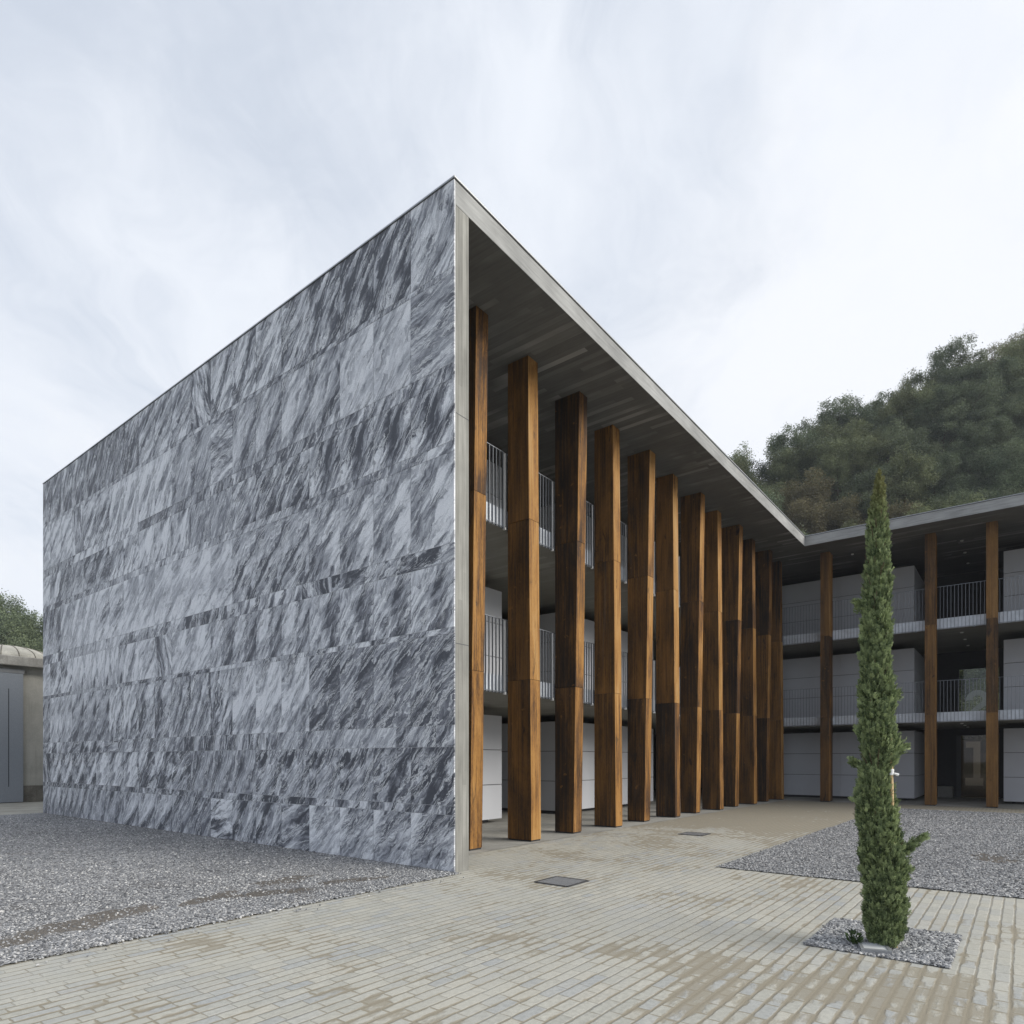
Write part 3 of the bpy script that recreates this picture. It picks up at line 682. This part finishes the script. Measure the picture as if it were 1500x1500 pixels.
def cypress_foliage():
    n = 30000
    # density by surface area, most sprays in the outer shell
    zz = np.linspace(.03,4.08,400); wgt = np.interp(zz,PZ,PR)+.012; cdf = np.cumsum(wgt)/wgt.sum()
    z = np.interp(rng.uniform(0,1,n), cdf, zz)
    th = rng.uniform(0,2*np.pi,n)
    lump = 1 + .10*np.sin(th*3+z*6.0)*np.sin(z*9+th) + .09*np.sin(th*2-z*13+1.) + .09*np.sin(th*5+z*23)
    rr_ = np.maximum(np.interp(z,PZ,PR)-.031, .35*np.interp(z,PZ,PR))*lump
    rad = rr_*np.power(rng.uniform(.12,1,n), .42)*.93
    cx = np.interp(z,PZ,PC)
    P = np.stack([RV.x*cx+np.cos(th)*rad, RV.y*cx+np.sin(th)*rad, z-.03], -1)
    tilt = rng.normal(.42,.22,n)*np.clip(rad/ np.maximum(rr_,.01),.2,1)
    tz = rng.normal(0,.25,n)
    D = np.stack([np.cos(th+tz)*np.sin(tilt), np.sin(th+tz)*np.sin(tilt), np.cos(tilt)], -1)
    ln = rng.uniform(.028,.075,n)*np.clip(.55+.5*np.interp(z,PZ,PR)/.16,.5,1.1)
    # extra stray branch low on the right plus a few wisps
    ex = 190; t = rng.uniform(0,1,ex); bp = np.outer(.12+.20*t, [RV.x,RV.y,0]) + np.stack([rng.normal(0,.018,ex)*(1.15-t),rng.normal(0,.018,ex)*(1.15-t), .76+.16*t+rng.normal(0,.02,ex)*(1.15-t)],-1)
    bd = np.array([RV.x*.75,RV.y*.75,.65])+rng.normal(0,.25,(ex,3)); bd /= np.linalg.norm(bd,axis=1)[:,None]
    ws = []; wd = []
    for (zw, side, ex_) in ((1.64,1,.10),(1.52,-1,.06),(2.86,-1,.04),(2.1,1,.02)):
        base = np.interp(zw,PZ,PC)+side*np.interp(zw,PZ,PR)*.8
        tt = rng.uniform(0,1,60); ws.append(np.outer(base+side*(ex_*.45+.02)*tt, [RV.x,RV.y,0])+np.stack([rng.normal(0,.012,60),rng.normal(0,.012,60),zw+.05*tt+rng.normal(0,.012,60)],-1))
        d = np.array([RV.x*side*.7,RV.y*side*.7,.6])+rng.normal(0,.25,(60,3)); wd.append(d/np.linalg.norm(d,axis=1)[:,None])
    P = np.concatenate([P,bp]+ws); D = np.concatenate([D,bd]+wd); N = len(P)
    ln = np.concatenate([ln, rng.uniform(.04,.08,N-n)])
    shade = np.concatenate([np.clip(rad/np.maximum(rr_,.01),0,1), np.ones(N-n)])
    # each spray: a leader and six side blades, narrow rhombs
    up = rng.normal(0,1,(N,3)); A = np.cross(D,up); A /= np.linalg.norm(A,axis=1)[:,None]; B = np.cross(D,A)
    VV = []; T = []
    tint = np.clip(rng.normal(.48,.32,N),0,1)
    for j in range(8):
        if j == 0: st = P; dr = D; l = ln; wd_ = ln*.10
        else:
            f = .10+.11*j; st = P + D*(ln*f)[:,None]; sgn = 1 if j % 2 else -1
            ph = rng.uniform(-.6,.6,N); side = A*np.cos(ph)[:,None]*sgn + B*np.sin(ph)[:,None]
            dr = D*.72 + side*.66; dr /= np.linalg.norm(dr,axis=1)[:,None]; l = ln*(.52-.035*j); wd_ = ln*.085
        w1 = np.cross(dr, B+A*.3); w1 /= np.linalg.norm(w1,axis=1)[:,None]
        mid = st+dr*(l*.55)[:,None]; tipp = st+dr*l[:,None]
        VV.append(np.stack([st, mid-w1*wd_[:,None], tipp, mid+w1*wd_[:,None]],1)); T.append(np.repeat(np.clip(tint+rng.normal(0,.10,N)+(.12 if j > 4 else 0),0,1),4).reshape(N,4))
    V = np.concatenate(VV).reshape(-1,3); F = np.arange(len(V)).reshape(-1,4)
    me = np_mesh('foliage', V, F, mat_leaf('cypress_foliage', (.062,.092,.045), (.33,.40,.19), .0, (3.5,4.05,(.20,.17,.055),.65), .2), {'tint': np.concatenate(T).ravel()})
    return link('foliage', me, cy)
cypress_foliage()
# stake with its white tie, held against the cypress
bx = lambda off, fwd: (-.40+RV.x*off-.7883*fwd, -5.385+RV.y*off-.6153*fwd)
st = tag(empty('support_stake', (*bx(.045,.088),0)), 'pale wooden stake tied to the cypress with a white band', 'stake')
m = MB(); m.tube((0,0,.0),(RV.x*-.043,RV.y*-.043,1.78),.0155,.014,10); m.tube((0,0,0),(0,0,.02),.0156,.0156,10); m.build('pole', M['cane'], st, 0, True)
m = MB()
ox, oy = RV.x*-.036-.7883*.0, RV.y*-.036
for zz in (1.475,1.487,1.50,1.512):
    m.tube((ox,oy,zz-.006),(ox,oy,zz+.007),.0195+random.uniform(0,.003),.0185,12)
m.tube((ox+RV.x*.015-.7883*.015,oy+RV.y*.015-.6153*.015,1.482),(ox+RV.x*.048-.7883*.02,oy+RV.y*.048-.6153*.02,1.470),.009,.013,8)
m.build('tie', M['white'], st)
def sprig():
    n = 90; th = rng.uniform(0,6.283,n); r0 = rng.uniform(0,.05,n)
    P = np.stack([np.cos(th)*r0, np.sin(th)*r0, rng.uniform(0,.08,n)],-1); D = np.stack([np.cos(th)*.7, np.sin(th)*.7, rng.uniform(.4,1.,n)],-1); D /= np.linalg.norm(D,axis=1)[:,None]
    ln = rng.uniform(.025,.06,n); W = np.cross(D, rng.normal(0,1,(n,3))); W /= np.linalg.norm(W,axis=1)[:,None]
    V = np.stack([P, P+D*(ln*.5)[:,None]-W*(ln*.22)[:,None], P+D*ln[:,None], P+D*(ln*.5)[:,None]+W*(ln*.22)[:,None]],1).reshape(-1,3)
    me = np_mesh('seedling', V, np.arange(len(V)).reshape(-1,4), mat_leaf('seedling_leaf', (.03,.055,.02), (.09,.14,.05), 0), {'tint': np.repeat(rng.uniform(0,1,n),4)})
    o = link('seedling', me); o.location = (*bx(-.235,-.02),.015)
    tag(o, 'tiny green seedling in the gravel left of the cypress foot', 'plant')
sprig()

# ------------------------------------------------------------------ tomb chapel beyond the end of the marble wall
tb = tag(empty('tomb_chapel', (1.0,23.14,0)), 'weathered tomb chapel with shallow ribbed dome and tall grey door, left of the marble wall', 'chapel')
m = MB(); m.box(-5,1.9,0,6,.62,5.05); m.build('wall', M['tombwall'], tb)
m = MB(); m.box(-5.03,1.93,-.04,6,0,.62); m.build('plinth', M['tombbase'], tb, .02)
m = MB(); m.box(-5.3,2.3,-.35,6.3,5.05,5.40); m.build('cornice', M['cornice'], tb, .03)
m = MB(); m.box(-3.2,.225,-.16,-.045,.03,4.78)
for x in (-.62,-.22): m.box(x-.012,x+.012,-.162,-.158,.6,4.2,1)
dr = m.build('door', [M['granite'], M['dark']], tb)
m = MB(); m.box(-3.25,.26,-.17,-.043,4.785,4.93); m.build('door_head', M['coping'], tb)
def dome():
    m = MB(); nu, nv = 40, 10; cx, cyy, ax, ay, hz = .15, 1.9, 1.75, 1.9, .62
    P = lambda i, j, k=1.: (cx+ax*k*math.cos(2*math.pi*i/nu)*math.cos(math.pi/2*j/nv), cyy+ay*k*math.sin(2*math.pi*i/nu)*math.cos(math.pi/2*j/nv), 5.402+hz*k*math.sin(math.pi/2*j/nv))
    for i in range(nu):
        for j in range(nv):
            if j < nv-1: m.poly([P(i,j),P(i+1,j),P(i+1,j+1),P(i,j+1)])
            else: m.poly([P(i,j),P(i+1,j),P(i,nv)])
    o = m.build('dome', M['dome'], tb)
    rb = MB()
    for i in range(0,nu,2):
        for j in range(nv-1): rb.tube(P(i,j,1.0), P(i,j+1,1.0), .02, .02, 6)
    rb.build('dome_rib', M['tombbase'], o)
dome()

# ------------------------------------------------------------------ wooded hills
CAM = Vector((-6.771,-6.318,1.6)); FW = Vector((.7883,.6153,0)); F_ = 958.3
def cam_pt(u, depth):
    k = (u-750)/F_; return CAM.x+FW.x*depth+RV.x*k*depth, CAM.y+FW.y*depth+RV.y*k*depth
SKY_U = [-1500,-600,-200,0,60,130,300,700,950,1065,1150,1215,1350,1420,1500,1700,2100,3000]
SKY_T = [.10,.15,.175,.195,.195,.185,.16,.20,.36,.46,.485,.535,.598,.645,.682,.72,.72,.55]   # tangent of the ridge tops
def hill_z(u, depth):
    t = np.interp(u, SKY_U, SKY_T)
    right = np.clip((u-500)/400, 0, 1)
    d0 = 44*right+52*(1-right); d1 = 74*right+78*(1-right)
    zr = 1.6+t*d1-8.5*right-7.0*(1-right)
    s = np.clip((depth-d0)/(d1-d0), -1, 3)
    z = np.where(s < 1, zr*np.clip(s,0,1)**1.0, zr*(1-.10*(s-1)))
    return np.where(s <= 0, -.06, z+.2*np.clip(s*10,0,1))
us = np.linspace(-1500,3000,91); ds = np.concatenate([np.linspace(40,80,24), np.linspace(84,150,12)])
V = []; 
for d in ds:
    for u in us:
        x, y = cam_pt(u, d); V.append((x, y, float(hill_z(u, d))+ .25*math.sin(x*.5)*math.sin(y*.43)*(1 if d > 46 else 0)))
idx = np.arange(len(V)).reshape(len(ds), len(us))
q = np.stack([idx[:-1,:-1], idx[:-1,1:], idx[1:,1:], idx[1:,:-1]], -1).reshape(-1,4)
tag(link('hillside', np_mesh('hillside', np.array(V), q, M['hill'], None, True)), kind='structure')

LEAF = dict(
    dark=mat_leaf('dark_leaves', (.062,.086,.052), (.215,.255,.145), .4),
    olive=mat_leaf('olive_leaves', (.084,.100,.052), (.265,.29,.145), .4),
    brown=mat_leaf('turning_leaves', (.105,.096,.050), (.26,.235,.122), .3),
)
def make_tree(kind, H, W, seed, label, group):
    rg = np.random.default_rng(seed); rd = random.Random(seed)
    root = tag(empty('hillside_tree', (0,0,0)), label, 'tree', group)
    t = MB(); x = y = 0; pr = Vector((0,0,-.3)); r0 = .16*H/8
    tops = []
    for i in range(5):
        nx = Vector((pr.x+rd.uniform(-.2,.2), pr.y+rd.uniform(-.2,.2), H*.72*(i+1)/5)); r1 = r0*.78
        t.tube(pr, nx, r0, r1, 7, cap=False); pr = nx; r0 = r1
        if i >= 1:
            for k in range(3):
                a = rd.uniform(0,6.283); l = rd.uniform(.25,.46)*W
                m1 = nx+Vector((math.cos(a)*l*.6, math.sin(a)*l*.6, rd.uniform(.2,.9))); e = m1+Vector((math.cos(a+.3)*l*.5, math.sin(a+.3)*l*.5, rd.uniform(.3,1.1)))
                t.tube(nx, m1, r1*.55, r1*.3, 5, cap=False); t.tube(m1, e, r1*.3, r1*.1, 5, cap=False); tops.append(e)
    t.build('trunk', M['bark'], root)
    # lobes -> clumps -> leaves
    lob = []
    for k in range(30):
        a = rd.uniform(0,6.283); zz = rd.uniform(.12,.93)*H; rr_ = W*.5*math.sqrt(max(.05,1-((zz/H-.52)/.52)**2))*rd.uniform(.25,.8)
        lob.append((math.cos(a)*rr_, math.sin(a)*rr_, zz, rd.uniform(.09,.21)*W))
    for e in tops[:10]: lob.append((e.x, e.y, e.z, rd.uniform(.10,.19)*W))
    C = []; CT = []
    for (lx,ly,lz,lr) in lob:
        n = int(44*(lr/(.2*W))**2)+10
        d = rg.normal(0,1,(n,3)); d /= np.linalg.norm(d,axis=1)[:,None]
        rr_ = lr*np.power(rg.uniform(.1,1,n),.4)[:,None]
        C.append(np.array([lx,ly,lz])+d*rr_*np.array([1,1,.85])); CT.append(np.full(n, rg.normal(.45,.18)))
    C = np.concatenate(C); CT = np.concatenate(CT)+rg.normal(0,.12,len(C)); nl = 22
    P = np.repeat(C, nl, 0)+rg.normal(0,.19,(len(C)*nl,3)); N = len(P)
    sz = rg.uniform(.04,.095,N)
    A = rg.normal(0,1,(N,3)); A[:,2] *= .6; A /= np.linalg.norm(A,axis=1)[:,None]; B = np.cross(A, rg.normal(0,1,(N,3))); B /= np.linalg.norm(B,axis=1)[:,None]
    V = np.stack([P-A*sz[:,None], P-B*(sz*.6)[:,None], P+A*sz[:,None], P+B*(sz*.6)[:,None]],1).reshape(-1,3)
    tint = np.repeat(np.clip(np.repeat(CT,nl)+rg.normal(0,.13,N),0,1),4)
    me = np_mesh('crown', V, np.arange(len(V)).reshape(-1,4), LEAF[kind], {'tint': tint})
    link('crown', me, root)
    return root
GR = 'trees on the wooded hillside'
LB = dict(dark='dark green broadleaf tree among the wooded slope behind the far wing',
          olive='olive green broadleaf tree among the wooded slope behind the far wing',
          brown='brownish autumn-tinged tree among the wooded slope behind the far wing')
protos = []
for i, (kd, H, W) in enumerate((('dark',8.6,6.4),('dark',9.6,5.6),('olive',8.0,6.2),('olive',9.2,5.8),('brown',7.6,5.6),('dark',7.4,6.8),('brown',8.4,5.4))):
    protos.append([make_tree(kd, H, W, 40+i, LB[kd], GR), kd, False])
def plant(i, x, y, z, s, rz, label=None, group=None):
    pr = protos[i]
    if not pr[2]: o = pr[0]; pr[2] = True
    else:
        o = pr[0].copy(); col.objects.link(o)
        for ch in pr[0].children:
            c2 = ch.copy(); c2.parent = o; col.objects.link(c2)
    o.location = (x,y,z); o.scale = (s*random.uniform(.9,1.1), s*random.uniform(.9,1.1), s*random.uniform(.92,1.1)); o.rotation_euler = (0,0,rz)
    o['label'] = label or LB[pr[1]]; o['group'] = group or GR
    return o
nt = 0
for row, d in enumerate((46,50,54,58,62,66,70,74)):
    u = 985 + random.uniform(0,50)
    while u < 1600:
        dd = d+random.uniform(-1.8,1.8); x, y = cam_pt(u, dd)
        brown = math.sin(u*.013+row*1.1)+random.uniform(-.9,.9)
        i = random.choice((4,6)) if brown > 1.45 else (random.choice((2,3)) if brown > .25 else random.choice((0,1,5)))
        if nt < 7: i = nt
        plant(i, x, y, float(hill_z(u, dd))-.2, random.uniform(.84,1.04), random.uniform(0,6.28)); nt += 1
        u += random.uniform(36,58)*(60/d)
for u, d in ((1338,71),(1352,69),(1322,70),(1395,72),(1240,70)):      # close the gaps along the ridge
    x, y = cam_pt(u, d); plant(0 if u % 2 else 3, x, y, float(hill_z(u, d))-.2, .95, random.uniform(0,6.28))
# left hill, seen over the tomb chapel
for k, (u, d, s) in enumerate(((-5,66,1.2),(-30,60,1.1),(25,60,1.05),(8,72,1.25),(50,68,1.2),(-60,68,1.),(-15,71,1.),(18,70,.98),(42,72,1.0),(68,70,1.15),(100,72,1.1),(-38,63,.95),(0,62,.95),(30,64,.98),(55,63,1.),(85,64,1.),(15,57,.9),(45,57,.9),(72,57,.95),(-20,56,.9))):
    x, y = cam_pt(u, d)
    plant((0,2,5,1,0,2,5)[k%7], x, y, float(hill_z(u, d))-.2, s, random.uniform(0,6.28), 'green tree on the distant hill above the tomb chapel', 'trees on the hill left of the marble wall')
# bank of trees close behind the far wing, seen through the pane in the passage
for k, (x, y) in enumerate(((37.0,-7.6),(39.5,-11.2),(38.0,-4.2),(41.5,-8.2))):
    plant((2,3,2,3)[k], x, y, -.2, .72, random.uniform(0,6.28), 'olive green tree behind the far wing, seen through the passage pane', 'trees seen through the passage')
print('trees', nt)

# ------------------------------------------------------------------ damp autumn air
hz_ = MB(); hz_.box(-60,170,-110,170,-1.2,75)
hm = bpy.data.materials.new('haze'); hm.use_nodes = True; hn = hm.node_tree.nodes
hn.remove(hn['Principled BSDF']); pv = hn.new('ShaderNodeVolumePrincipled'); pv.inputs['Color'].default_value = (.86,.91,1,1); pv.inputs['Density'].default_value = HAZE; pv.inputs['Anisotropy'].default_value = .1
hm.node_tree.links.new(pv.outputs[0], hn['Material Output'].inputs['Volume'])
tag(hz_.build('haze', hm), kind='stuff')
# ------------------------------------------------------------------ sky, sun, camera
SUN_EL, SUN_AZ = R(31), math.atan2(-1.0, .38)       # the sun stands over the court, towards -y
sd = Vector((math.cos(SUN_EL)*math.cos(SUN_AZ), math.cos(SUN_EL)*math.sin(SUN_AZ), math.sin(SUN_EL)))
wd = bpy.data.worlds.new('World'); scn.world = wd; wd.use_nodes = True
nt_ = wd.node_tree; nd = nt_.nodes; lk = nt_.links
bg = nd['Background']; bg.inputs['Strength'].default_value = .1
class WT(NT):
    def __init__(s): s.t = nt_; s.n = nd; s.l = lk
w = WT()
GLOW = Vector((FW.x+RV.x*.56, FW.y+RV.y*.56, .56)).normalized()
sky = w.node('ShaderNodeTexSky', sky_type='NISHITA'); sky.sun_disc = False; sky.sun_elevation = SUN_EL
sky.sun_rotation = math.atan2(sd.x, sd.y); sky.air_density = 1.2; sky.dust_density = 2.5; sky.ozone_density = 1.5
dv = w.coord('Generated'); s = w.sep(dv)
zz = w.math('ADD', w.math('MAXIMUM', s[2], 0.), .16)
px = w.math('DIVIDE', s[0], zz); py = w.math('DIVIDE', s[1], zz)
pl = w.mapping(w.comb(px, py, 0.), (1,1,1), (0,0,0), (0,0,-math.atan2(FW.y,FW.x)+R(4)))   # x now runs away from the court
wv = w.vmath('SUBTRACT', w.noise(pl, 1.1, 4, .55, 0, 'Color'), (.5,.5,.5))
wsn = w.node('ShaderNodeVectorMath', operation='SCALE'); lk.new(wv, wsn.inputs[0]); wsn.inputs['Scale'].default_value = .75
pw = w.vmath('ADD', pl, wsn.outputs[0])
st1 = w.noise(w.mapping(pw, (.75,1.35,1), (2.3,1.1,0)), 1.5, 8, .60, .5)
st2 = w.noise(w.mapping(pw, (1.5,4.4,1), (7.3,4.1,0), (0,0,R(14))), 1.5, 8, .62, .8)
big = w.noise(w.mapping(pl, (1,1,1), (5.2,8.3,0)), .75, 4, .5, .3)
left = w.mapr(w.math('ADD', w.math('MULTIPLY', s[0], -.615), w.math('MULTIPLY', s[1], .788)), .02, .62)      # thinner cloud high on the left
high = w.mapr(s[2], .30, .68)
cl = w.math('ADD', w.math('ADD', w.math('MULTIPLY', st1, .50), w.math('MULTIPLY', st2, .16)), w.math('MULTIPLY', big, .34))
cl = w.math('SUBTRACT', cl, w.math('MULTIPLY', w.math('MULTIPLY', left, high), .10))
cover = w.mapr(cl, .30, .57, .54, 1.0)
hz = w.mapr(s[2], .50, .10)
cover = w.math('MAXIMUM', cover, w.math('ADD', w.math('MULTIPLY', hz, .45), w.math('MULTIPLY', cover, .55)))
glow = w.node('ShaderNodeVectorMath', operation='DOT_PRODUCT'); lk.new(dv, glow.inputs[0]); glow.inputs[1].default_value = GLOW
glw = w.math('MULTIPLY', w.mapr(glow.outputs['Value'], .93, 1.0), w.mapr(big, .30, .56, .35, 1.))     # brighter, thicker cloud low over the far wing
cover = w.math('MAXIMUM', cover, glw)
puff = w.mapr(w.math('ADD', w.math('MULTIPLY', big, .5), w.math('MULTIPLY', w.noise(dv, 3.2, 6, .55, .2), .5)), .47, .63)
puff = w.math('MAXIMUM', w.math('MULTIPLY', puff, .8), w.math('MULTIPLY', glw, .55))
bright = w.mix(puff, (8.9,9.35,10.1), (10.3,10.4,10.65))
base = w.mix(.45, sky.outputs[0], (5.7,7.0,9.1))
colr = w.mix(cover, base, bright)
# unseen sky towards -x, dimmed to darken the faces turned that way
dim = w.mapr(s[0], .05, -.55)
colr = w.mix(dim, colr, w.mix(1., colr, (.84,.87,.92), 'MULTIPLY'))
lk.new(colr, bg.inputs['Color'])
sun = bpy.data.lights.new('sun', 'SUN'); sun.energy = 3.7; sun.angle = R(38); sun.color = (1,.95,.87)
so = bpy.data.objects.new('sun', sun); col.objects.link(so); so.rotation_euler = (-sd).to_track_quat('-Z','Y').to_euler(); so.location = (0,-20,30)
cam = bpy.data.cameras.new('camera'); cam.sensor_width = 36; cam.lens = F_/1500*36; cam.shift_y = (1112.52-750)/1500; cam.clip_end = 2000; cam.clip_start = .05
co = bpy.data.objects.new('camera', cam); col.objects.link(co); co.location = CAM
co.rotation_euler = (R(90), 0, -math.atan2(FW.x, FW.y)); scn.camera = co
vs = scn.view_settings; vs.view_transform = 'Standard'; vs.look = 'None'; vs.exposure = 0; vs.gamma = 1
scn.cycles.max_bounces = 6; scn.cycles.diffuse_bounces = 4
